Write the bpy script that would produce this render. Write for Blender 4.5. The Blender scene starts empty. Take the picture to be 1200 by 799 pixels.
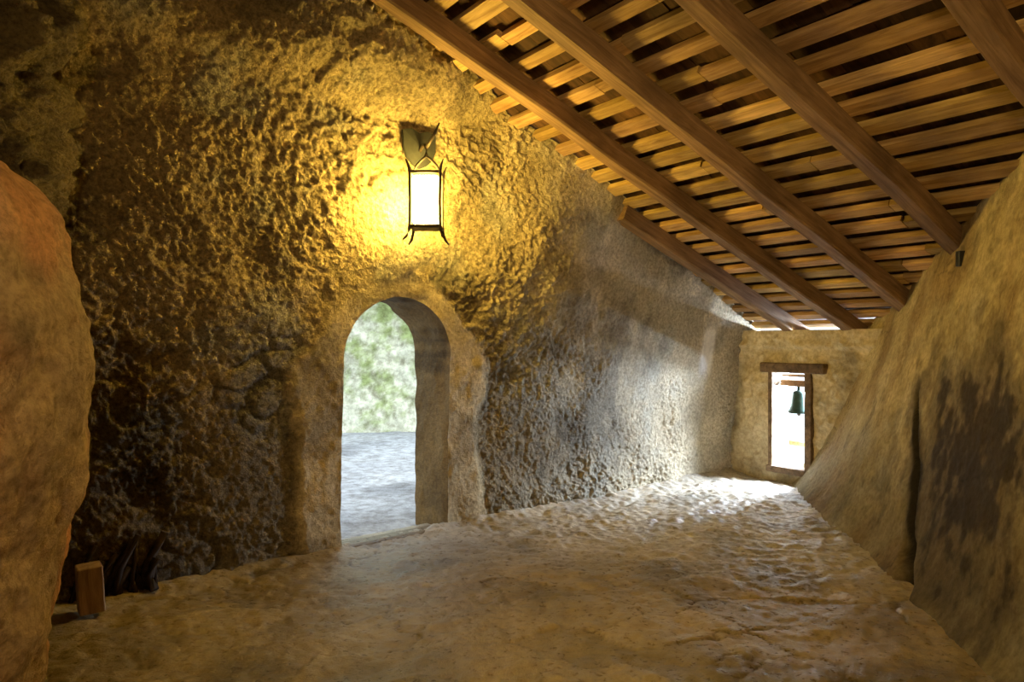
import bpy, math, random
import numpy as np
from mathutils import Vector, Matrix
random.seed(4)
sc = bpy.context.scene
try:
    sc.view_settings.view_transform = 'Standard'
except Exception: pass

# ------------------------------------------------------------ noise
def _h(ix, iy, iz, seed):
    n = (ix.astype(np.int64)*374761393 + iy.astype(np.int64)*668265263 + iz.astype(np.int64)*2147483647 + seed*974634777) & 0xffffffff
    n = ((n ^ (n >> 13)) * 1274126177) & 0xffffffff
    n = ((n ^ (n >> 15)) * 2246822519) & 0xffffffff
    n = n ^ (n >> 16)
    return (n & 0xffffff) / float(0xffffff)
def vnoise(x, y, z=None, seed=0):
    if z is None: z = np.zeros_like(x)
    xi, yi, zi = np.floor(x), np.floor(y), np.floor(z)
    fx, fy, fz = x-xi, y-yi, z-zi
    fx = fx*fx*fx*(fx*(fx*6-15)+10); fy = fy*fy*fy*(fy*(fy*6-15)+10); fz = fz*fz*(3-2*fz)
    r = 0
    for a in (0, 1):
        for b in (0, 1):
            for c in (0, 1):
                w = (fx if a else 1-fx)*(fy if b else 1-fy)*(fz if c else 1-fz)
                r = r + w*_h(xi+a, yi+b, zi+c, seed)
    return r*2-1
def fbm(x, y, z=None, octv=4, seed=0, gain=.5):
    r = 0; a = 1; t = 0
    if z is None: z = np.zeros_like(x)
    for o in range(octv):
        r = r + a*vnoise(x*2**o+o*7.3, y*2**o+o*3.1, z*2**o, seed+o); t += a; a *= gain
    return r/t
def worley(x, y, seed=0):
    xi, yi = np.floor(x), np.floor(y)
    f1 = np.full(x.shape, 9.); f2 = np.full(x.shape, 9.); cid = np.zeros(x.shape)
    z0 = np.zeros_like(xi)
    for a in (-1, 0, 1):
        for b in (-1, 0, 1):
            cx = xi+a+.1+.8*_h(xi+a, yi+b, z0, seed+11); cy = yi+b+.1+.8*_h(xi+a, yi+b, z0, seed+12)
            d = np.hypot(cx-x, cy-y)
            c = _h(xi+a, yi+b, z0, seed+13)
            m = d < f1
            f2 = np.where(m, f1, np.minimum(f2, d)); cid = np.where(m, c, cid); f1 = np.where(m, d, f1)
    return f1, f2, cid
def ss(a, b, x):
    t = np.clip((x-a)/(b-a), 0, 1); return t*t*(3-2*t)
def lerp(a, b, t): return a+(b-a)*t

# ------------------------------------------------------------ materials
def new_mat(name):
    m = bpy.data.materials.new(name); m.use_nodes = True
    nt = m.node_tree; nt.nodes.clear()
    out = nt.nodes.new('ShaderNodeOutputMaterial'); p = nt.nodes.new('ShaderNodeBsdfPrincipled')
    nt.links.new(p.outputs[0], out.inputs[0])
    return m, nt, p
def ramp(nt, src, stops):
    r = nt.nodes.new('ShaderNodeValToRGB'); e = r.color_ramp.elements
    while len(e) < len(stops): e.new(.5)
    for i, (q, c) in enumerate(stops):
        e[i].position = q; e[i].color = (*c, 1) if len(c) == 3 else c
    nt.links.new(src, r.inputs[0]); return r
def noise(nt, co, scale, detail=6, rough=.6, dist=0):
    n = nt.nodes.new('ShaderNodeTexNoise'); n.inputs['Scale'].default_value = scale
    n.inputs['Detail'].default_value = detail; n.inputs['Roughness'].default_value = rough
    n.inputs['Distortion'].default_value = dist
    nt.links.new(co, n.inputs['Vector']); return n
def mixc(nt, a, b, fac=1, mode='MULTIPLY'):
    m = nt.nodes.new('ShaderNodeMix'); m.data_type = 'RGBA'; m.blend_type = mode
    if isinstance(fac, (int, float)): m.inputs[0].default_value = fac
    else: nt.links.new(fac, m.inputs[0])
    for i, v in ((6, a), (7, b)):
        if isinstance(v, tuple): m.inputs[i].default_value = (*v, 1)
        else: nt.links.new(v, m.inputs[i])
    return m.outputs[2]
def stone_mat(name, rough=.9, bump=.6, lo=.55, hi=1.25, s1=3.2, s2=28, bd=.02, fine=90, spec=.3, roughvar=0, pit=.5):
    m, nt, p = new_mat(name)
    tc = nt.nodes.new('ShaderNodeTexCoord').outputs['Object']
    at = nt.nodes.new('ShaderNodeAttribute'); at.attribute_name = 'Tint'
    n1 = noise(nt, tc, s1, 8, .65, .4); n2 = noise(nt, tc, s2, 6, .7)
    r1 = ramp(nt, n1.outputs[0], [(.3, (lo,)*3), (.7, (hi, hi, hi*.97))])
    r2 = ramp(nt, n2.outputs[0], [(.36, (pit, pit*.95, pit*.88)), (.60, (1.12, 1.12, 1.12))])
    c = mixc(nt, at.outputs['Color'], r1.outputs[0]); c = mixc(nt, c, r2.outputs[0], at.outputs['Alpha'])
    nt.links.new(c, p.inputs['Base Color'])
    p.inputs['Roughness'].default_value = rough; p.inputs['Specular IOR Level'].default_value = spec
    if roughvar:
        rr = ramp(nt, n2.outputs[0], [(.35, (rough-roughvar,)*3), (.65, (rough+roughvar,)*3)])
        nt.links.new(rr.outputs[0], p.inputs['Roughness'])
    n3 = noise(nt, tc, fine, 4, .7)
    ad = nt.nodes.new('ShaderNodeMath'); ad.operation = 'MULTIPLY_ADD'
    nt.links.new(n3.outputs[0], ad.inputs[0]); ad.inputs[1].default_value = .45; nt.links.new(n2.outputs[0], ad.inputs[2])
    b = nt.nodes.new('ShaderNodeBump'); b.inputs['Strength'].default_value = bump; b.inputs['Distance'].default_value = bd
    ml = nt.nodes.new('ShaderNodeMath'); ml.operation = 'MULTIPLY'; ml.inputs[1].default_value = bump
    nt.links.new(at.outputs['Alpha'], ml.inputs[0]); nt.links.new(ml.outputs[0], b.inputs['Strength'])
    nt.links.new(ad.outputs[0], b.inputs['Height']); nt.links.new(b.outputs[0], p.inputs['Normal'])
    return m
def wood_mat(name, c1, c2, sc_=(1, 14, 14), rough=.65, bump=.4):
    m, nt, p = new_mat(name)
    tc = nt.nodes.new('ShaderNodeTexCoord').outputs['Object']
    mp = nt.nodes.new('ShaderNodeMapping'); mp.inputs['Scale'].default_value = sc_
    nt.links.new(tc, mp.inputs[0])
    n1 = noise(nt, mp.outputs[0], 2.2, 8, .65, .6); n2 = noise(nt, tc, 1.7, 3, .5)
    r = ramp(nt, n1.outputs[0], [(.3, c1), (.68, c2)])
    r2 = ramp(nt, n2.outputs[0], [(.3, (.6, .58, .55)), (.65, (1.15, 1.12, 1.05))])
    c = mixc(nt, r.outputs[0], r2.outputs[0])
    at = nt.nodes.new('ShaderNodeAttribute'); at.attribute_name = 'Tint'
    c = mixc(nt, c, at.outputs['Color'])
    nt.links.new(c, p.inputs['Base Color']); p.inputs['Roughness'].default_value = rough
    p.inputs['Specular IOR Level'].default_value = .25
    b = nt.nodes.new('ShaderNodeBump'); b.inputs['Strength'].default_value = bump; b.inputs['Distance'].default_value = .01
    nt.links.new(n1.outputs[0], b.inputs['Height']); nt.links.new(b.outputs[0], p.inputs['Normal'])
    return m
def metal_mat(name, col, rough=.5, metallic=.8):
    m, nt, p = new_mat(name)
    tc = nt.nodes.new('ShaderNodeTexCoord').outputs['Object']
    n = noise(nt, tc, 30, 5); r = ramp(nt, n.outputs[0], [(.3, tuple(v*.5 for v in col)), (.7, col)])
    nt.links.new(r.outputs[0], p.inputs['Base Color']); p.inputs['Roughness'].default_value = rough
    p.inputs['Metallic'].default_value = metallic
    b = nt.nodes.new('ShaderNodeBump'); b.inputs['Strength'].default_value = .3; b.inputs['Distance'].default_value = .005
    nt.links.new(n.outputs[0], b.inputs['Height']); nt.links.new(b.outputs[0], p.inputs['Normal'])
    return m

M_wall = stone_mat('rough_plaster', .8, 1.0, .66, 1.2, 2.6, 34, .045, 95, pit=.45)
M_plain = stone_mat('smooth_plaster', .85, .5, .72, 1.15, 2.2, 24, .012, 80, pit=.74, spec=.2)
M_floor = stone_mat('worn_stone_floor', .34, .6, .72, 1.15, 2.0, 24, .018, 80, .5, .10, pit=.76)
M_pillar = stone_mat('ochre_rock', .8, .9, .7, 1.2, 2.5, 30, .02, 90, pit=.66)
M_out = stone_mat('courtyard_stone', .95, .6, .75, 1.1, 1.1, 9, .04, 40, pit=.62, spec=.1)
M_raft = wood_mat('rafter_wood', (.13, .075, .038), (.33, .21, .115), rough=.75)
M_batt = wood_mat('batten_wood', (.30, .17, .065), (.72, .50, .23), (14, 1, 14), rough=.8)
M_deck = wood_mat('shingle_wood', (.03, .016, .008), (.14, .07, .03), (1, 5, 5), .85)
M_old = wood_mat('old_wood', (.05, .035, .022), (.22, .15, .09), (6, 6, 6), .8)
M_block = wood_mat('cut_wood', (.20, .12, .07), (.46, .32, .20), (14, 14, 2), .7)
M_iron = metal_mat('wrought_iron', (.05, .035, .02), .55, .6)
M_bronze = metal_mat('bell_bronze', (.025, .06, .045), .55, .5)
M_black = metal_mat('black_plastic', (.02, .02, .02), .5, 0)

# ------------------------------------------------------------ mesh helpers
def make(name, V, F, mat, tint=None, parent=None, smooth=True, mw=None, alpha=None):
    me = bpy.data.meshes.new(name)
    V = np.asarray(V, float)
    me.from_pydata(V.tolist(), [], [tuple(int(i) for i in f) for f in F]); me.update()
    ca = me.color_attributes.new('Tint', 'FLOAT_COLOR', 'POINT')
    arr = np.ones((len(V), 4), dtype=np.float32)
    if tint is not None: arr[:, :3] = tint
    if alpha is not None: arr[:, 3] = alpha
    ca.data.foreach_set('color', arr.ravel())
    me.materials.append(mat)
    if smooth: me.polygons.foreach_set('use_smooth', [True]*len(me.polygons))
    o = bpy.data.objects.new(name, me); sc.collection.objects.link(o)
    if mw is not None: o.matrix_world = mw
    if parent: o.parent = parent
    return o
def grid_faces(nu, nv):
    i = np.arange((nu-1)*(nv-1)); u = i//(nv-1); v = i % (nv-1); a = u*nv+v
    return np.stack([a, a+nv, a+nv+1, a+1], 1)
def empty(name, loc=(0, 0, 0)):
    e = bpy.data.objects.new(name, None); sc.collection.objects.link(e); e.empty_display_size = .1
    e.location = loc
    return e
def boxes(lst):
    V = []; F = []
    for (x0, x1, y0, y1, z0, z1) in lst:
        b = len(V)
        V += [(x0, y0, z0), (x1, y0, z0), (x1, y1, z0), (x0, y1, z0), (x0, y0, z1), (x1, y0, z1), (x1, y1, z1), (x0, y1, z1)]
        F += [(b, b+3, b+2, b+1), (b+4, b+5, b+6, b+7), (b, b+1, b+5, b+4), (b+1, b+2, b+6, b+5), (b+2, b+3, b+7, b+6), (b+3, b, b+4, b+7)]
    return V, F
def bevel(o, w, seg=2):
    m = o.modifiers.new('bevel', 'BEVEL'); m.width = w; m.segments = seg; m.limit_method = 'ANGLE'; return o
def tube(pts, r, n=8):
    P = [Vector(p) for p in pts]; V = []; F = []
    rs = r if isinstance(r, (list, tuple)) else [r]*len(P)
    for i, p in enumerate(P):
        d = (P[min(i+1, len(P)-1)]-P[max(i-1, 0)]).normalized()
        up = Vector((0, 0, 1)) if abs(d.z) < .9 else Vector((0, 1, 0))
        a = d.cross(up).normalized(); b = d.cross(a).normalized()
        for k in range(n):
            t = 2*math.pi*k/n; V.append(tuple(p+(a*math.cos(t)+b*math.sin(t))*rs[i]))
    for i in range(len(P)-1):
        for k in range(n):
            F.append((i*n+k, i*n+(k+1) % n, (i+1)*n+(k+1) % n, (i+1)*n+k))
    F.append(tuple(range(n))[::-1]); F.append(tuple((len(P)-1)*n+k for k in range(n)))
    return V, F
def merge(parts):
    V = []; F = []
    for v, f in parts:
        b = len(V); V += list(v); F += [tuple(i+b for i in q) for q in f]
    return V, F
def lathe(prof, c=(0, 0, 0), n=40):
    V = []; F = []
    for r, z in prof:
        for k in range(n):
            t = 2*math.pi*k/n; V.append((c[0]+r*math.cos(t), c[1]+r*math.sin(t), c[2]+z))
    for i in range(len(prof)-1):
        for k in range(n):
            F.append((i*n+k, i*n+(k+1) % n, (i+1)*n+(k+1) % n, (i+1)*n+k))
    return V, F

# ------------------------------------------------------------ frames
OX, OY = 2.6, 9.1
A = np.array([-.7465, -.6654]); N = np.array([.6654, -.7465])      # door wall: along (to camera-left), room normal
E = np.array([.555, -.832]); EN = np.array([-.832, -.555])         # eave wall: along, room normal / upslope plan
SL = .41; ZE = 1.86
def roofz(x, y): return ZE+SL*((OX-x)*.832+(OY-y)*.555)

# door outline (s,z)
SA, SB, ZS = 4.19, 5.17, 1.40; SC = (SA+SB)/2; RR = (SB-SA)/2
def arch_sdf(s, z):
    dx = np.abs(s-SC)-RR
    return np.where(z > ZS, np.hypot(s-SC, z-ZS)-RR, dx)
def lean(s, z):
    w = lerp(.25, 1, 1-ss(3.0, 4.5, s))
    w = np.maximum(w, .68*ss(2.95, 3.6, z)*(1-.5*ss(5.2, 6.5, s)))
    return .058*w*np.clip(z, 0, 9)**2
def door_disp(s, z):
    sd = arch_sdf(s, z)
    bw = lerp(.33, .14, ss(1.3, 1.9, z))+.12*fbm(s*2.3, z*2.3, octv=4, seed=31)
    band = 1-ss(bw-.05, bw+.08, sd)
    rough = lerp(.35, 1, ss(2.2, 4.2, s+.5*fbm(s*.8, z*.8, seed=5)))
    rough = np.maximum(rough, .75*(1-ss(.5, 1.5, z+.4*fbm(s, z, seed=8))))
    rough = rough*lerp(.5, 1, ss(-.25, .1, fbm(s*1.2, z*1.2, octv=3, seed=55)))
    f1, f2, c1 = worley(s*3.6+.7*fbm(s*3, z*3, seed=3), z*5.6+.7*fbm(s*3, z*3, seed=13), 2)
    stones = ss(.02, .28, f2-f1)*(.5+.7*c1)
    sreg = .7*(1-ss(1.5, 2.1, z+.5*fbm(s*1.3, z*1.3, seed=9)))*ss(4.9, 5.9, s)*ss(-.15, .25, fbm(s*1.6, z*1.6, seed=19))
    rough = rough*(1-.5*sreg)
    g1, g2, _ = worley(s*24+.9*vnoise(s*20, z*20), z*24+.9*vnoise(s*20, z*20, seed=9), 7); nod = np.clip(1-g1*1.3, 0, 1)
    h1, h2, _ = worley(s*12+1.*vnoise(s*9, z*9), z*12+1.*vnoise(s*9, z*9, seed=4), 17); nod2 = np.clip(1-h1*1.2, 0, 1)
    big = fbm(s*.9, z*.9, octv=3, seed=1)*.06
    nod = nod*ss(-.5, .3, vnoise(s*5, z*5, seed=77))
    d = rough*(fbm(s*3.5, z*3.5, octv=6, seed=2, gain=.60)*.034+(nod-.3)*.016+(nod2-.4)*.006+fbm(s*28, z*28, octv=2, seed=6, gain=.8)*.022)
    d = d-.025*ss(.25, .4, fbm(s*2.2, z*2.8, octv=5, seed=66))*rough
    d = d+sreg*(stones-.5)*.04
    db = .012+fbm(s*4, z*4, octv=6, seed=12, gain=.6)*.026
    d = big*(1-.6*band)+d*(1-band)+db*band
    return d+lean(s, z), band, sreg, stones, rough, sd
def door_pos(s, z, off):
    return np.stack([OX+A[0]*s+N[0]*off, OY+A[1]*s+N[1]*off, z], -1)

# ------------------------------------------------------------ door wall
ns = 860
s1 = np.linspace(-.35, 9.0, ns); nv = 400
S = np.repeat(s1[:, None], nv, 1)
zt = roofz(OX+A[0]*s1, OY+A[1]*s1)+.02
Z = -.08+(zt[:, None]+.08)*np.linspace(0, 1, nv)[None, :]
S = S.ravel(); Z = Z.ravel()
sd = arch_sdf(S, Z)
F = grid_faces(ns, nv)
cs = S[F].mean(1); cz = Z[F].mean(1)
inside = arch_sdf(cs, cz) < 0
keep = F[~inside]
bv = np.intersect1d(np.unique(keep), np.unique(F[inside]))
for i in bv:
    s, z = S[i], Z[i]
    if z > ZS:
        r = math.hypot(s-SC, z-ZS); S[i] = SC+(s-SC)/r*RR; Z[i] = ZS+(z-ZS)/r*RR
    else: S[i] = SA if s < SC else SB
off, band, sreg, stones, rough, sd = door_disp(S, Z)
P = door_pos(S, Z, off)
P[:, 2] = np.minimum(P[:, 2], roofz(P[:, 0], P[:, 1])+.0)
n1 = fbm(S*1.1, Z*1.1, octv=4, seed=40); n2 = fbm(S*2.6, Z*2.6, octv=4, seed=41)
tint = np.array([.55, .43, .23])*np.ones((len(S), 3))
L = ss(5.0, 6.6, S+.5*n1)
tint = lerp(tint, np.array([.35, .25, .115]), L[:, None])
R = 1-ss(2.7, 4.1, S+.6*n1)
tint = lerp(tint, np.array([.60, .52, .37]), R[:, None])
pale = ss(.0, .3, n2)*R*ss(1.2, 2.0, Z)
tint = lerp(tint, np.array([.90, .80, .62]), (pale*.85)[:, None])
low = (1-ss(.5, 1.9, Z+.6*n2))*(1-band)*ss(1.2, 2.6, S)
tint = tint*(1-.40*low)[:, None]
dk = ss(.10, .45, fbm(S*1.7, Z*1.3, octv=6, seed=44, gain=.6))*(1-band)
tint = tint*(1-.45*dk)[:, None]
gr = ss(.05, .4, fbm(S*2.1, Z*1.9, octv=5, seed=47))*(1-band)
tint = lerp(tint, tint.mean(1)[:, None]*np.array([1.05, 1.0, .82]), (.6*gr)[:, None])
tint = tint*(1-.65*sreg*(1-stones))[:, None]
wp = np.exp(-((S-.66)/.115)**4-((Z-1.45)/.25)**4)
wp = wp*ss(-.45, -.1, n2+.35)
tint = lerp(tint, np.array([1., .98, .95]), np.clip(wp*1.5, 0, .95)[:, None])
tint = lerp(tint, np.array([.60, .48, .28])*np.ones((len(S), 3))*(1-.45*ss(-.1, .5, n2))[:, None], (band*.88)[:, None])
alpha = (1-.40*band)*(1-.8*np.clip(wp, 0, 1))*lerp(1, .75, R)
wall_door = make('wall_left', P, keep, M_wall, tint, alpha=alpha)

# door reveal
op = [(SB, z) for z in np.linspace(-.08, ZS, 46)]+[(SC+RR*math.cos(t), ZS+RR*math.sin(t)) for t in np.linspace(0, math.pi, 60)[1:-1]]+[(SA, z) for z in np.linspace(ZS, -.08, 46)]
op = np.array(op); fo = door_disp(op[:, 0], op[:, 1])[0]
nd = 22; V = []; T = []
for j in range(nd):
    q = j/(nd-1)
    o = fo*(1-q)+(-.47)*q
    nn = fbm(op[:, 0]*4+op[:, 1]*3, np.full(len(op), q*2.), octv=4, seed=70)*.035*min(1, q*6)
    vx = op[:, 0]-SC; vz = np.maximum(op[:, 1]-ZS, 0); ln = np.hypot(vx, vz)
    V.append(door_pos(op[:, 0]+vx/ln*nn, op[:, 1]+vz/ln*nn, o))
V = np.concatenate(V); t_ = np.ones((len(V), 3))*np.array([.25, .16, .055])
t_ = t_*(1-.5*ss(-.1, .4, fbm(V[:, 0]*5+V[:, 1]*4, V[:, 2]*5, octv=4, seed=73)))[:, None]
make('wall_left_door_reveal', V, grid_faces(nd, len(op)), M_wall, t_*1.05, parent=wall_door, alpha=.6)

def oriented(name, so, sw, n0, n1_, z0, z1, mat, tint, origin=(OX, OY), a=A, n=N, bv_=.015):
    V, F = boxes([(-sw/2, sw/2, -(n1_-n0)/2, (n1_-n0)/2, -(z1-z0)/2, (z1-z0)/2)])
    c = np.array(origin)+a*so+n*(n0+n1_)/2
    mw = Matrix(((a[0], n[0], 0, c[0]), (a[1], n[1], 0, c[1]), (0, 0, 1, (z0+z1)/2), (0, 0, 0, 1)))
    o = make(name, V, F, mat, tint, mw=mw, smooth=False); bevel(o, bv_); return o
oriented('trim_1', SC, 1.0, -.14, .03, -.05, .035, M_floor, np.array([.22, .16, .085]), bv_=.03)

# ------------------------------------------------------------ eave wall with window
WA, WB, WZ0, WZ1 = .575, 1.055, .15, 1.21
m1 = np.linspace(-.5, 2.3, 190); z1 = np.linspace(-.08, 1.67, 120)
Mm = np.repeat(m1[:, None], 120, 1).ravel(); Zz = np.tile(z1, 190)
F = grid_faces(190, 120); cm = Mm[F].mean(1); cz = Zz[F].mean(1)
ins = (cm > WA) & (cm < WB) & (cz > WZ0) & (cz < WZ1)
keep = F[~ins]; bv = np.intersect1d(np.unique(keep), np.unique(F[ins]))
for i in bv:
    c = [(abs(Mm[i]-WA), 0), (abs(Mm[i]-WB), 1), (abs(Zz[i]-WZ0), 2), (abs(Zz[i]-WZ1), 3)]
    for d, k in c:
        if d < .016:
            if k == 0: Mm[i] = WA
            if k == 1: Mm[i] = WB
            if k == 2: Zz[i] = WZ0
            if k == 3: Zz[i] = WZ1
def eave_pos(m, z, o): return np.stack([OX+E[0]*m+EN[0]*o, OY+E[1]*m+EN[1]*o, z], -1)
dd = fbm(Mm*3, Zz*3, octv=5, seed=81)*.06+fbm(Mm*14, Zz*14, octv=3, seed=82)*.024
top = ss(1.45, 1.50, Zz)*.035
nearw = np.exp(-(np.maximum(np.maximum(WA-Mm, Mm-WB), np.maximum(WZ0-Zz, Zz-WZ1)).clip(0)/.05)**2)
dd = dd*(1-.7*nearw)+top
t = np.ones((len(Mm), 3))*np.array([.62, .52, .34]); nn = fbm(Mm*2.5, Zz*2.5, octv=5, seed=85)
t = t*(1-.5*ss(-.05, .45, nn))[:, None]
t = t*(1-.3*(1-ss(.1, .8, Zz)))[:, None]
wall_eave = make('wall_back', eave_pos(Mm, Zz, dd), keep[:, ::-1], M_plain, t)
TH = .30
def equad(pts): return [tuple(eave_pos(np.array([m]), np.array([z]), np.array([o]))[0]) for m, z, o in pts]
rv = []
def q4(a, b, c, d):
    rv.append((equad([a, b, c, d]), [(0, 1, 2, 3)]))
q4((WA, WZ0, .02), (WA, WZ1, .02), (WA, WZ1, -TH), (WA, WZ0, -TH))
q4((WB, WZ0, .02), (WB, WZ1, .02), (WB, WZ1, -TH), (WB, WZ0, -TH))
q4((WA, WZ1, .02), (WB, WZ1, .02), (WB, WZ1, -TH), (WA, WZ1, -TH))
q4((WA, WZ0, .02), (WB, WZ0, .02), (WB, WZ0, -TH), (WA, WZ0, -TH))
q4((-.5, 1.67, .03), (2.3, 1.67, .03), (2.3, 1.67, -TH), (-.5, 1.67, -TH))
V, F = merge(rv)
wr = make('wall_back_reveal', V, F, M_plain, np.array([.62, .60, .55]), smooth=False, parent=wall_eave)

win = empty('window_1', (0, 0, 0))
def ebox(name, ma, mb, za, zb, oa, ob, mat, tint, parent=None, bw=.008):
    o = oriented(name, (ma+mb)/2, mb-ma, oa, ob, za, zb, mat, tint, a=E, n=EN, bv_=bw)
    if parent: o.parent = parent
    return o
wt = np.array([1.3, 1.3, 1.35])
ebox('lintel', WA-.13, WB+.20, WZ1-.01, WZ1+.10, -.10, .055, M_old, wt*.9, win, .015)
ebox('jamb_right', WB-.035, WB+.045, WZ0, WZ1, -.08, .045, M_old, wt*.8, win)
ebox('jamb_left', WA-.03, WA+.022, WZ0, WZ1, -.08, .035, M_old, wt, win)
ebox('sill', WA-.05, WB+.06, WZ0-.06, WZ0+.012, -.12, .05, M_old, wt*.9, win, .012)

bell = empty('bell')
bm = .80; bo = -.17; bx = OX+E[0]*bm+EN[0]*bo; by = OY+E[1]*bm+EN[1]*bo
ebox('yoke', WA+.01, WB-.01, 1.045, 1.115, -.21, -.13, M_old, np.array([1.6, 1.4, 1.1]), bell, .01)
ebox('yoke_brace', WA+.01, WB-.01, 1.15, 1.18, -.19, -.15, M_old, np.array([1.6, 1.4, 1.1]), bell, .01)
prof = [(.0, .245), (.03, .245), (.055, .235), (.068, .21), (.074, .17), (.08, .11), (.093, .06), (.115, .02), (.125, 0), (.118, -.004), (.10, .01), (.08, .06), (.068, .12), (.06, .19), (.0, .22)]
V, F = lathe(prof, (bx, by, .755)); make('bell_body', V, F, M_bronze, parent=bell)
V, F = tube([(bx, by, .98), (bx, by, 1.07)], .018); make('bell_crown', V, F, M_bronze, parent=bell)
V, F = merge([tube([(bx, by, .95), (bx, by, .76)], .008), lathe([(0, -.03), (.018, -.02), (.022, 0), (.018, .02), (0, .03)], (bx, by, .745), 12)])
make('clapper', V, F, M_iron, parent=bell)
rl = [tube([tuple(eave_pos(np.array([-.6]), np.array([.30]), np.array([-.9]))[0]), tuple(eave_pos(np.array([2.4]), np.array([.30]), np.array([-.9]))[0])], .035)]
for mm in (-.2, 1.0, 2.1):
    rl.append(tube([tuple(eave_pos(np.array([mm]), np.array([-.4]), np.array([-.9]))[0]), tuple(eave_pos(np.array([mm]), np.array([.38]), np.array([-.9]))[0])], .035))
V, F = merge(rl); make('wooden_railing', V, F, M_old, np.array([2.2, 1.9, 1.5]))

# ------------------------------------------------------------ right wall (battered, curved)
bz = np.array([(3.28, 8.75), (3.02, 7.9), (2.75, 6.3), (2.56, 4.98), (2.29, 3.6), (2.05, 2.2), (1.95, 0), (1.95, -2.2)])
tp = np.array([(3.72, 8.3), (3.66, 7.3), (3.42, 6.2), (3.17, 5.0), (2.94, 3.9), (2.75, 2.4), (2.7, 0), (2.7, -2.2)])
tt = np.array([0, .85, 2.45, 3.75, 5.1, 6.5, 8.7, 10.9]); nu, nv = 620, 210
ti = np.linspace(0, 10.9, nu)
def smooth(a, k=21):
    p = np.pad(a, k, mode='edge'); return np.convolve(p, np.hanning(2*k+1)/np.hanning(2*k+1).sum(), 'same')[k:-k]
BX, BY, TX, TY = [smooth(np.interp(ti, tt, c)) for c in (bz[:, 0], bz[:, 1], tp[:, 0], tp[:, 1])]
v = np.linspace(-.03, 1, nv)[None, :]
vv = np.sign(v)*np.abs(v)**.92
X = BX[:, None]+(TX-BX)[:, None]*vv; Y = BY[:, None]+(TY-BY)[:, None]*vv
ZT = roofz(TX, TY)-.0
Zr = v*ZT[:, None]
foot = .14*np.exp(-np.clip(Zr, 0, 9)/.16)
U = np.repeat(ti[:, None], nv, 1)
dsp = fbm(U*1.0, Zr*1.0, octv=2, seed=90)*.035+fbm(U*4, Zr*4, octv=5, seed=91)*.012+fbm(U*20, Zr*20, octv=2, seed=92)*.004-foot*.6
cy = lerp(4.86, 5.72, np.clip(Zr/1.15, 0, 1))+.05*vnoise(Zr*6, Zr*0, seed=93)
crk = np.exp(-((Y-cy)/.030)**2)*(1-ss(1.05, 1.25, Zr))
dsp = dsp+crk*.10+np.exp(-((Y-cy)/.09)**2)*(1-ss(.1, .3, Zr))*.15
X = X+dsp
Xf, Yf, Zf, Uf = X.ravel(), Y.ravel(), Zr.ravel(), U.ravel()
t = np.ones((len(Xf), 3))*np.array([.60, .49, .26])
n1 = fbm(Yf*1.4, Zf*1.4, octv=5, seed=95); n2 = fbm(Yf*4, Zf*3.2, octv=6, seed=96, gain=.6); n3 = fbm(Yf*12, Zf*9, octv=4, seed=97)
t = lerp(t, np.array([.38, .265, .115]), (ss(-.05, .45, n1)*.85)[:, None])
t = lerp(t, np.array([.76, .68, .48]), (ss(.1, .45, -n1)*.6)[:, None])
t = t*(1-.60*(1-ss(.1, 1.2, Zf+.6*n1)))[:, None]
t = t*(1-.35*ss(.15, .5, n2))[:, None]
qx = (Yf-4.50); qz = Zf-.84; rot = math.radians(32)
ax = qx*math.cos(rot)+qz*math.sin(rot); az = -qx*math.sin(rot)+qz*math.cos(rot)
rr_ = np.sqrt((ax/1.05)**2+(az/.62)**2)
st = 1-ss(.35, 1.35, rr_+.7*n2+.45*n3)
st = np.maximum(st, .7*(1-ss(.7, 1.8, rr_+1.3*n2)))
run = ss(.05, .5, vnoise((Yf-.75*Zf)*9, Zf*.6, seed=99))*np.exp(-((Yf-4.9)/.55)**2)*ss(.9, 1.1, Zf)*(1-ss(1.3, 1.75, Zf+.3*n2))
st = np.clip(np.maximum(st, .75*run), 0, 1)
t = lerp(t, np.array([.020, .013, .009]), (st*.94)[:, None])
cyf = cy.ravel()
s2 = np.exp(-((Yf-cyf)/(.06+.09*np.clip(n2+.5, 0, 1)))**2)*(1-ss(.9, 1.35, Zf+.2*n2))
t = lerp(t, np.array([.010, .007, .005]), np.clip(s2*1.4, 0, .96)[:, None])
s3 = np.exp(-((Yf-6.35)/.10)**2)*ss(.5, 1.0, Zf)*.5
t = lerp(t, np.array([.22, .13, .06]), (s3*ss(-.3, .3, n3))[:, None])
f1, f2, _ = worley(Uf*1.3+.3*n2, Zf*1.3+.3*n1, 5)
crackl = np.exp(-((f2-f1)/.012)**2)*ss(.0, .3, n1)
t = t*(1-.5*crackl)[:, None]
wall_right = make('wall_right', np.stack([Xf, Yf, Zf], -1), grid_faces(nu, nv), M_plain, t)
k = int(np.argmin((Yf-5.42)**2+(Zf-2.13)**2))
V, F = boxes([(-.025, .025, -.024, .024, -.055, .055)])
sb = make('light_switch', V, F, M_black, smooth=False, mw=Matrix.Translation((Xf[k]-.012, Yf[k], Zf[k]))); bevel(sb, .006)

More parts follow.
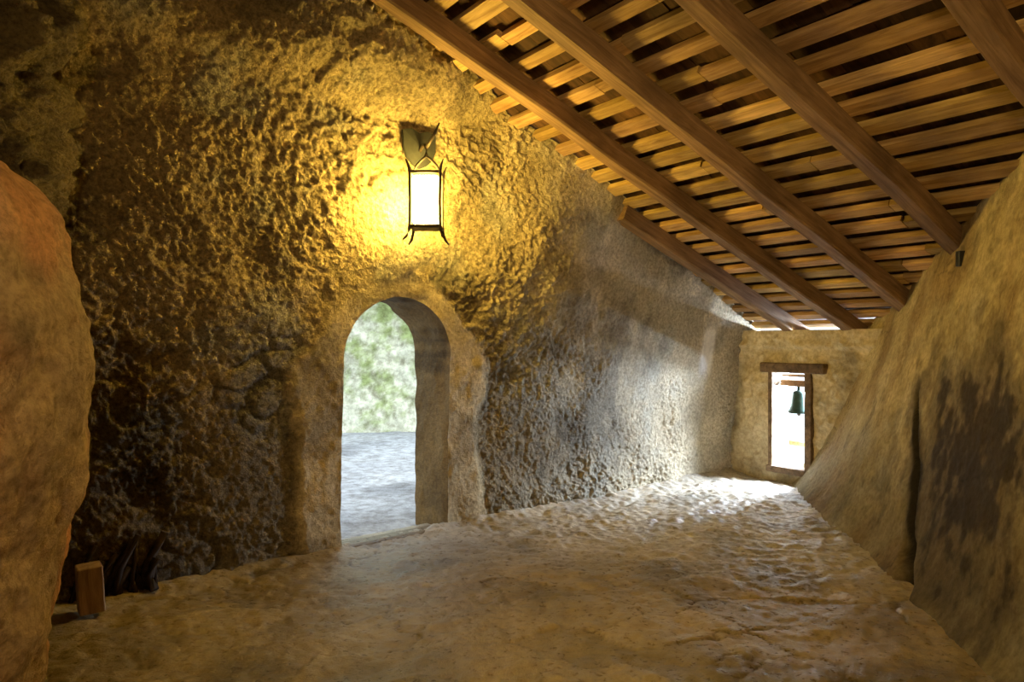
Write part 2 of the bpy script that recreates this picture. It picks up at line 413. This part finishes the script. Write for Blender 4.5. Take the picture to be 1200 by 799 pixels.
# ------------------------------------------------------------ floor
nx, ny = 520, 760
xs = np.linspace(-3.9, 4.0, nx); ys = np.linspace(-2.3, 9.6, ny)
X, Y = [a.ravel() for a in np.meshgrid(xs, ys, indexing='ij')]
noff = (X-OX)*N[0]+(Y-OY)*N[1]; dist = np.hypot(X, Y)
wx = X+.25*fbm(X*1.5, Y*1.5, seed=101)+.03*fbm(X*9, Y*9, seed=111); wy = Y+.25*fbm(X*1.5, Y*1.5, seed=102)+.03*fbm(X*9, Y*9, seed=112)
f1, f2, cid = worley(wx*1.75, wy*2.6, 21)
near = 1-ss(5.0, 6.4, Y+.3*X)
jv = ss(-.35, .2, fbm(X*1.6, Y*1.6, octv=3, seed=109))
joint = (1-ss(.0, .040, f2-f1))*(.2+.8*jv)
g1, g2, gid = worley(wx*7, wy*7, 25); cob = np.clip(1-g1*1.1, 0, 1)
H = fbm(X*.9, Y*.9, octv=3, seed=103)*.03+fbm(X*4, Y*4, octv=6, seed=104, gain=.58)*.018
H = H+near*(-joint*.012+(cid-.5)*.010)+(.25+.75*(1-near))*(cob-.5)*.020+fbm(X*14, Y*14, octv=3, seed=105)*.010*(1+.6*(1-near))
H = H+.05*np.exp(-np.clip(noff, 0, 9)/.12)
H = np.where(noff < -.05, np.minimum(H, .0), H)
t = np.ones((len(X), 3))*np.array([.33, .255, .145])
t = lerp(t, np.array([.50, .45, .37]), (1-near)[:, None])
t = t*(.80+.40*cid*near+.20*(1-near))[:, None]
n1 = fbm(X*1.7, Y*1.7, octv=5, seed=106)
t = t*(1-.4*ss(0, .5, n1))[:, None]
t = t*(1-.55*joint*near)[:, None]
F = grid_faces(nx, ny); keep = F[(noff[F].mean(1) > -.30)]
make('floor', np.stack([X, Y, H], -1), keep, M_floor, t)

# ------------------------------------------------------------ courtyard beyond the door
nx = 200
a_, b_ = np.meshgrid(np.linspace(-1.5, 12, nx), np.linspace(-.28, -9.5, nx), indexing='ij'); a_ = a_.ravel(); b_ = b_.ravel()
h = -.03+fbm(a_*1.5, b_*1.5, octv=6, seed=120)*.04
P = door_pos(a_, h, b_)
tg = np.ones((len(a_), 3))*np.array([.46, .47, .49])*(1-.35*ss(0, .5, fbm(a_*1.1, b_*1.1, octv=5, seed=121)))[:, None]
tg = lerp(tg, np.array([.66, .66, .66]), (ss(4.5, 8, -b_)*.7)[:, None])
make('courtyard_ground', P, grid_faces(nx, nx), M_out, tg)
nx = 260
xx, zz = np.meshgrid(np.linspace(-9, 2.5, nx), np.linspace(-.1, 3.6, 120), indexing='ij'); xx = xx.ravel(); zz = zz.ravel()
yy = 13.6+fbm(xx*1.2, zz*1.2, octv=5, seed=130)*.25+fbm(xx*6, zz*6, octv=3, seed=131)*.10-.3*np.exp(-zz/.3)
t = np.ones((len(xx), 3))*np.array([.70, .69, .52]); n1 = fbm(xx*3.5, zz*3.5, octv=6, seed=132, gain=.65)
t = lerp(t, np.array([.36, .42, .17]), ss(-.25, .4, n1+.30*ss(.8, 2., zz)-.10)[:, None])
make('courtyard_wall', np.stack([xx, yy, zz], -1), grid_faces(nx, 120), M_out, t)

# ------------------------------------------------------------ hidden sides of the room (left / rear)
nx = 150
yy, zz = np.meshgrid(np.linspace(-2.3, 5.2, nx), np.linspace(0, 1, 90), indexing='ij'); yy = yy.ravel(); zz = zz.ravel()
xx = -3.45+fbm(yy*1.3, zz*5, octv=5, seed=140)*.2; zz = zz*(roofz(-3.5, yy)+.0)
make('wall_side', np.stack([xx, yy, zz], -1), grid_faces(nx, 90), M_wall, np.array([.30, .22, .11]))
xx, zz = np.meshgrid(np.linspace(-3.7, 3.2, nx), np.linspace(0, 1, 90), indexing='ij'); xx = xx.ravel(); zz = zz.ravel()
yy = -2.0+fbm(xx*1.3, zz*5, octv=5, seed=141)*.12; zz = zz*roofz(xx, -2.0)
make('wall_rear', np.stack([xx, yy, zz], -1), grid_faces(nx, 90), M_wall, np.array([.30, .23, .12]))

# ------------------------------------------------------------ rocks at left
def rockify(name, ring_r, ring_z, cx, cy, n, nz, amp, mat, tintf, sx=1, sy=1, seed=0, fq=1.5):
    zz = np.linspace(ring_z[0], ring_z[-1], nz)
    rr = np.interp(zz, ring_z, ring_r)
    rr = smooth(rr, 7); rr[-1] = .0; rr[-2] = min(rr[-2], .12); 
    th = np.linspace(0, 2*math.pi, n, endpoint=False)
    R_, T_ = np.meshgrid(rr, th, indexing='ij'); ZZ = np.repeat(zz[:, None], n, 1)
    ux, uy = np.cos(T_), np.sin(T_)
    px, py = ux*R_, uy*R_
    nz_ = fbm(px*fq+9, py*fq, ZZ*fq, octv=6, seed=seed, gain=.55)*amp
    px = cx+(px+ux*nz_*np.minimum(1, R_*4))*sx; py = cy+(py+uy*nz_*np.minimum(1, R_*4))*sy
    V = np.stack([px.ravel(), py.ravel(), ZZ.ravel()], -1)
    F = []
    for i in range(nz-1):
        for k in range(n): F.append((i*n+k, i*n+(k+1) % n, (i+1)*n+(k+1) % n, (i+1)*n+k))
    return make(name, V, F, mat, tintf(V))
def tf(V):
    n1 = fbm(V[:, 0]*2, V[:, 1]*2, V[:, 2]*2, octv=5, seed=150)
    t = np.ones((len(V), 3))*np.array([.68, .33, .15])
    t = lerp(t, np.array([.56, .39, .21]), ss(-.15, .35, n1)[:, None])
    n2 = fbm(V[:, 0]*7, V[:, 1]*7, V[:, 2]*7, octv=4, seed=152)
    t = t*(1-.40*ss(.05, .5, n2))[:, None]
    return t
rz = [-.05, .32, .565, .78, 1.06, 1.30, 1.64, 1.82, 1.98, 2.08, 2.15, 2.21, 2.25, 2.27]
rr = [.55, .60, .651, .7036, .743, .757, .743, .71, .651, .58, .499, .38, .22, 0]
rockify('boulder', rr, rz, -2.19, 2.4, 220, 280, .07, M_pillar, tf, seed=151, fq=3.4)
def tf2(V): return np.ones((len(V), 3))*np.array([.20, .145, .06])
rockify('rock_outcrop', [.30, .62, .8, .85, .85, .8, .75, .7, 0], [1.7, 2.0, 2.4, 2.9, 3.4, 3.9, 4.4, 4.75, 4.8], -3.13, 3.85, 200, 260, .5, M_wall, tf2, seed=161, fq=2.6)

# ------------------------------------------------------------ roof
cl = math.sqrt(1+SL*SL)
u = Vector((-.832/cl, -.555/cl, SL/cl)).normalized(); e = Vector((.555, -.832, 0)).normalized(); w = u.cross(e)
RM = Matrix(((u.x, e.x, w.x, OX), (u.y, e.y, w.y, OY), (u.z, e.z, w.z, ZE), (0, 0, 0, 1)))
for mi, mpos in enumerate([.80, 1.51, 2.34, 3.25, 4.33, 5.4, 6.5, 7.7, 8.9]):
    V = []; nseg = 60; hw = .066+.004*random.random()
    ph = random.random()*6
    L0, L1 = -.32, 13.2
    if mi == 0: L1 = 2.6
    prof = [(-hw, -.055), (-hw, -.190), (-hw+.012, -.203), (hw-.012, -.203), (hw, -.190), (hw, -.055)]
    for i in range(nseg+1):
        x = lerp(L0, L1, i/nseg); wob = .006*math.sin(x*1.9+ph)+.004*math.sin(x*5+ph)
        for (a, h_) in prof: V.append((x, a+wob, h_+.004*math.sin(x*3.1+ph*2)*(h_ < -.1)))
    F = []
    for i in range(nseg):
        for k in range(6): F.append((i*6+k, i*6+(k+1) % 6, (i+1)*6+(k+1) % 6, (i+1)*6+k))
    F.append((0, 1, 2, 3, 4, 5)); F.append(tuple(nseg*6+k for k in (5, 4, 3, 2, 1, 0)))
    mw = RM @ Matrix.Translation((0, mpos, 0))
    make('rafter', V, F, M_raft, np.array([1, 1, 1])*(.9+.2*random.random()), smooth=False, mw=mw)
bx_ = []; tints = []
r = -.30; 
while r < 13.2:
    m0 = -.5+random.uniform(-.05, .0)
    while m0 < 9.6:
        m_1 = m0+random.uniform(2.2, 3.8)
        j = random.uniform(-.012, .012); wd = random.uniform(.095, .125)
        bx_.append((r+j, r+j+wd, m0, m_1-.006, -.052, random.uniform(-.008, .0)))
        k = random.uniform(.6, 1.2); tints += [(k, k*random.uniform(.90, 1.03), k*random.uniform(.75, 1.05))]*8
        m0 = m_1
    r += .235
V, F = boxes(bx_); o = make('roof_battens', V, F, M_batt, np.array(tints), smooth=False, mw=RM)
V = []; F = []; T = []
r = -.45
while r < 13.3:
    m0 = -.6
    while m0 < 9.8:
        wd = random.uniform(.14, .22); b = len(V); j = random.uniform(0, .006); dr = random.uniform(-.01, .01)
        V += [(r+dr, m0, .012+j), (r+.33, m0, .045+j), (r+.33, m0+wd, .045+j), (r+dr, m0+wd, .012+j),
              (r+dr, m0, .032+j), (r+.33, m0, .065+j), (r+.33, m0+wd, .065+j), (r+dr, m0+wd, .032+j)]
        F += [(b, b+3, b+2, b+1)[::-1], (b+4, b+5, b+6, b+7), (b, b+3, b+7, b+4), (b, b+1, b+5, b+4), (b+2, b+3, b+7, b+6)]
        k = random.uniform(.6, 1.4); T += [(k, k, k)]*8; m0 += wd
    r += .235
b = len(V)
V += [(-.45, -.6, .075), (13.4, -.6, .075), (13.4, 9.9, .075), (-.45, 9.9, .075), (-.45, -.6, .11), (13.4, -.6, .11), (13.4, 9.9, .11), (-.45, 9.9, .11)]
F += [(b, b+1, b+2, b+3), (b+4, b+5, b+6, b+7), (b, b+1, b+5, b+4)]; T += [(.7, .7, .7)]*8
make('ceiling', V, F, M_deck, np.array(T), smooth=False, mw=RM)

# ------------------------------------------------------------ lantern
lan = empty('wall_lantern')
LX, LY = -.63, 5.66
m, nt, p = new_mat('lantern_glass')
p.inputs['Base Color'].default_value = (.9, .7, .35, 1); p.inputs['Roughness'].default_value = .4
p.inputs['Emission Color'].default_value = (1, .60, .13, 1); p.inputs['Emission Strength'].default_value = 185
tc = nt.nodes.new('ShaderNodeTexCoord').outputs['Object']; nn_ = noise(nt, tc, 12, 3)
rp = ramp(nt, nn_.outputs[0], [(.3, (1, .65, .11)), (.7, (1, .72, .15))]); nt.links.new(rp.outputs[0], p.inputs['Emission Color'])
M_glass = m
hw = .095; zb, ztp = 2.385, 2.775
V, F = boxes([(LX-hw, LX+hw, LY-hw, LY+hw, zb+.02, ztp-.02)])
o = make('glass', V, F, M_glass, smooth=False, parent=lan); bevel(o, .02, 3)
parts = []
for sx in (-1, 1):
    for sy in (-1, 1):
        def pt(f, z): return (LX+sx*f, LY+sy*f, z)
        parts.append(tube([pt(.150, zb-.105), pt(.128, zb-.075), pt(.113, zb-.03), pt(.108, zb+.03), pt(.106, 2.58), pt(.110, ztp), pt(.117, ztp+.04), pt(.135, ztp+.085)], [.006, .010, .011, .011, .011, .011, .010, .005]))
for z, th in ((zb, .011), (ztp, .011)):
    c = [(LX-.108, LY-.108, z), (LX+.108, LY-.108, z), (LX+.108, LY+.108, z), (LX-.108, LY+.108, z)]
    for i in range(4): parts.append(tube([c[i], c[(i+1) % 4]], th))
for sx in (-1, 1):
    parts.append(tube([(LX+sx*.106, LY, ztp), (LX+sx*.075, LY, ztp+.07), (LX+sx*.03, LY, ztp+.115), (LX, LY, ztp+.14)], .009))
V, F = merge(parts); make('cage', V, F, M_iron, parent=lan)
V, F = boxes([(LX-.10, LX+.10, LY-.10, LY+.10, zb-.012, zb+.004)]); make('base_plate', V, F, M_iron, parent=lan, smooth=False)
sP, zP = 4.60, 3.02
so_, zo_ = np.meshgrid(np.linspace(sP-.16, sP+.16, 15), np.linspace(zP-.16, zP+.16, 15))
offP = float(door_disp(so_.ravel(), zo_.ravel())[0].max())+.03
out = [(-.12, .13), (-.06, .15), (0, .125), (.06, .15), (.12, .13), (.118, .0), (.095, -.07), (.05, -.12), (0, -.15), (-.05, -.12), (-.095, -.07), (-.118, 0)]
V = []; 
for dn in (-.02, .004):
    for a2, z2 in out: V.append(tuple(door_pos(np.array([sP+a2*1.25]), np.array([zP+z2]), np.array([offP+dn]))[0]))
n = len(out)
V.append(tuple(door_pos(np.array([sP]), np.array([zP+.01]), np.array([offP+.03]))[0])); V.append(tuple(door_pos(np.array([sP]), np.array([zP+.01]), np.array([offP-.02]))[0]))
F = [(k, (k+1) % n, n+(k+1) % n, n+k) for k in range(n)]+[(n+k, n+(k+1) % n, 2*n) for k in range(n)]+[(k, (k+1) % n, 2*n+1) for k in range(n)]
make('wall_plate', V, F, metal_mat('aged_plate', (.022, .022, .016), .85, .0), smooth=False, parent=lan)
q0 = Vector(door_pos(np.array([sP]), np.array([zP]), np.array([offP-.18]))[0]); q1 = Vector(door_pos(np.array([sP]), np.array([zP]), np.array([offP-.01]))[0])
V, F = tube([q0, q1], .045, 12); make('wall_boss', V, F, M_iron, parent=lan)
p0 = Vector(door_pos(np.array([sP]), np.array([zP-.02]), np.array([offP+.0]))[0]); p1 = Vector((LX, LY, ztp+.14))
mid = p0.lerp(p1, .5)
pts = [p0, p0.lerp(p1, .25)+Vector((0, 0, .035)), mid+Vector((0, 0, .06)), p0.lerp(p1, .8)+Vector((0, 0, .075)), Vector((LX, LY, ztp+.20)), p1]
V, F = tube(pts, .014); make('bracket_arm', V, F, M_iron, parent=lan)
tipb = Vector((LX+.10, LY-.05, ztp+.37))
V, F = tube([Vector((LX, LY, ztp+.20)), Vector((LX+.05, LY-.03, ztp+.27)), tipb], [.013, .012, .006]); make('bracket_tip', V, F, M_iron, parent=lan)

# ------------------------------------------------------------ wood block and sticks at the wall foot
V, F = boxes([(-.065, .065, -.07, .07, -.13, .13)])
mw = Matrix.Translation((-2.385, 4.34, .155)) @ Matrix.Rotation(math.radians(35), 4, 'Z') @ Matrix.Rotation(math.radians(-3), 4, 'Y')
o = make('wood_block', V, F, M_block, smooth=False, mw=mw); bevel(o, .008)
parts = []
for i in range(34):
    x = random.uniform(-2.70, -2.20); y = 4.60+.8*(x+2.45)+random.uniform(-.03, .05); h = random.uniform(.16, .40)
    y = max(y, 4.5)
    parts.append(tube([(x+random.uniform(-.06, .06), y-.05, .03), (x, y-.02, h*.5), (x+random.uniform(-.09, .09), y+.02, h)], random.uniform(.012, .030), 6))
V, F = merge(parts); make('firewood_sticks', V, F, M_old, np.array([.25, .2, .15]))

# ------------------------------------------------------------ lights
def light(name, kind, loc, energy, col, target=None, **kw):
    l = bpy.data.lights.new(name, kind); l.energy = energy; l.color = col
    for k, v_ in kw.items(): setattr(l, k, v_)
    o = bpy.data.objects.new(name, l); sc.collection.objects.link(o); o.location = loc
    if target is not None: o.rotation_euler = (Vector(target)-Vector(loc)).to_track_quat('-Z', 'Y').to_euler()
    return o
light('room_lamp', 'AREA', (-.4, -1.2, 2.9), 56, (1, .70, .30), (1.6, 5.0, 2.0), size=.8, spread=math.radians(115))
light('sun', 'SUN', (8, 12, 6), 7.5, (.86, .93, 1), (8-.80, 12-.50, 6-.42), angle=math.radians(50))
wl = eave_pos(np.array([1.10]), np.array([1.18]), np.array([-1.10]))[0]
light('window_daylight', 'AREA', tuple(wl), 1500, (.68, .81, 1), (1.8, 7.4, .1), size=.8)
wd = bpy.data.worlds.new('sky'); sc.world = wd; wd.use_nodes = True
bg = wd.node_tree.nodes['Background']; bg.inputs[0].default_value = (.76, .88, 1, 1); bg.inputs[1].default_value = 2.3

cam = bpy.data.cameras.new('camera'); cam.lens = 27; cam.sensor_width = 36; cam.clip_start = .05
co = bpy.data.objects.new('camera', cam); sc.collection.objects.link(co)
co.location = (0, 0, 1.55); co.rotation_euler = (math.radians(90), 0, 0); sc.camera = co
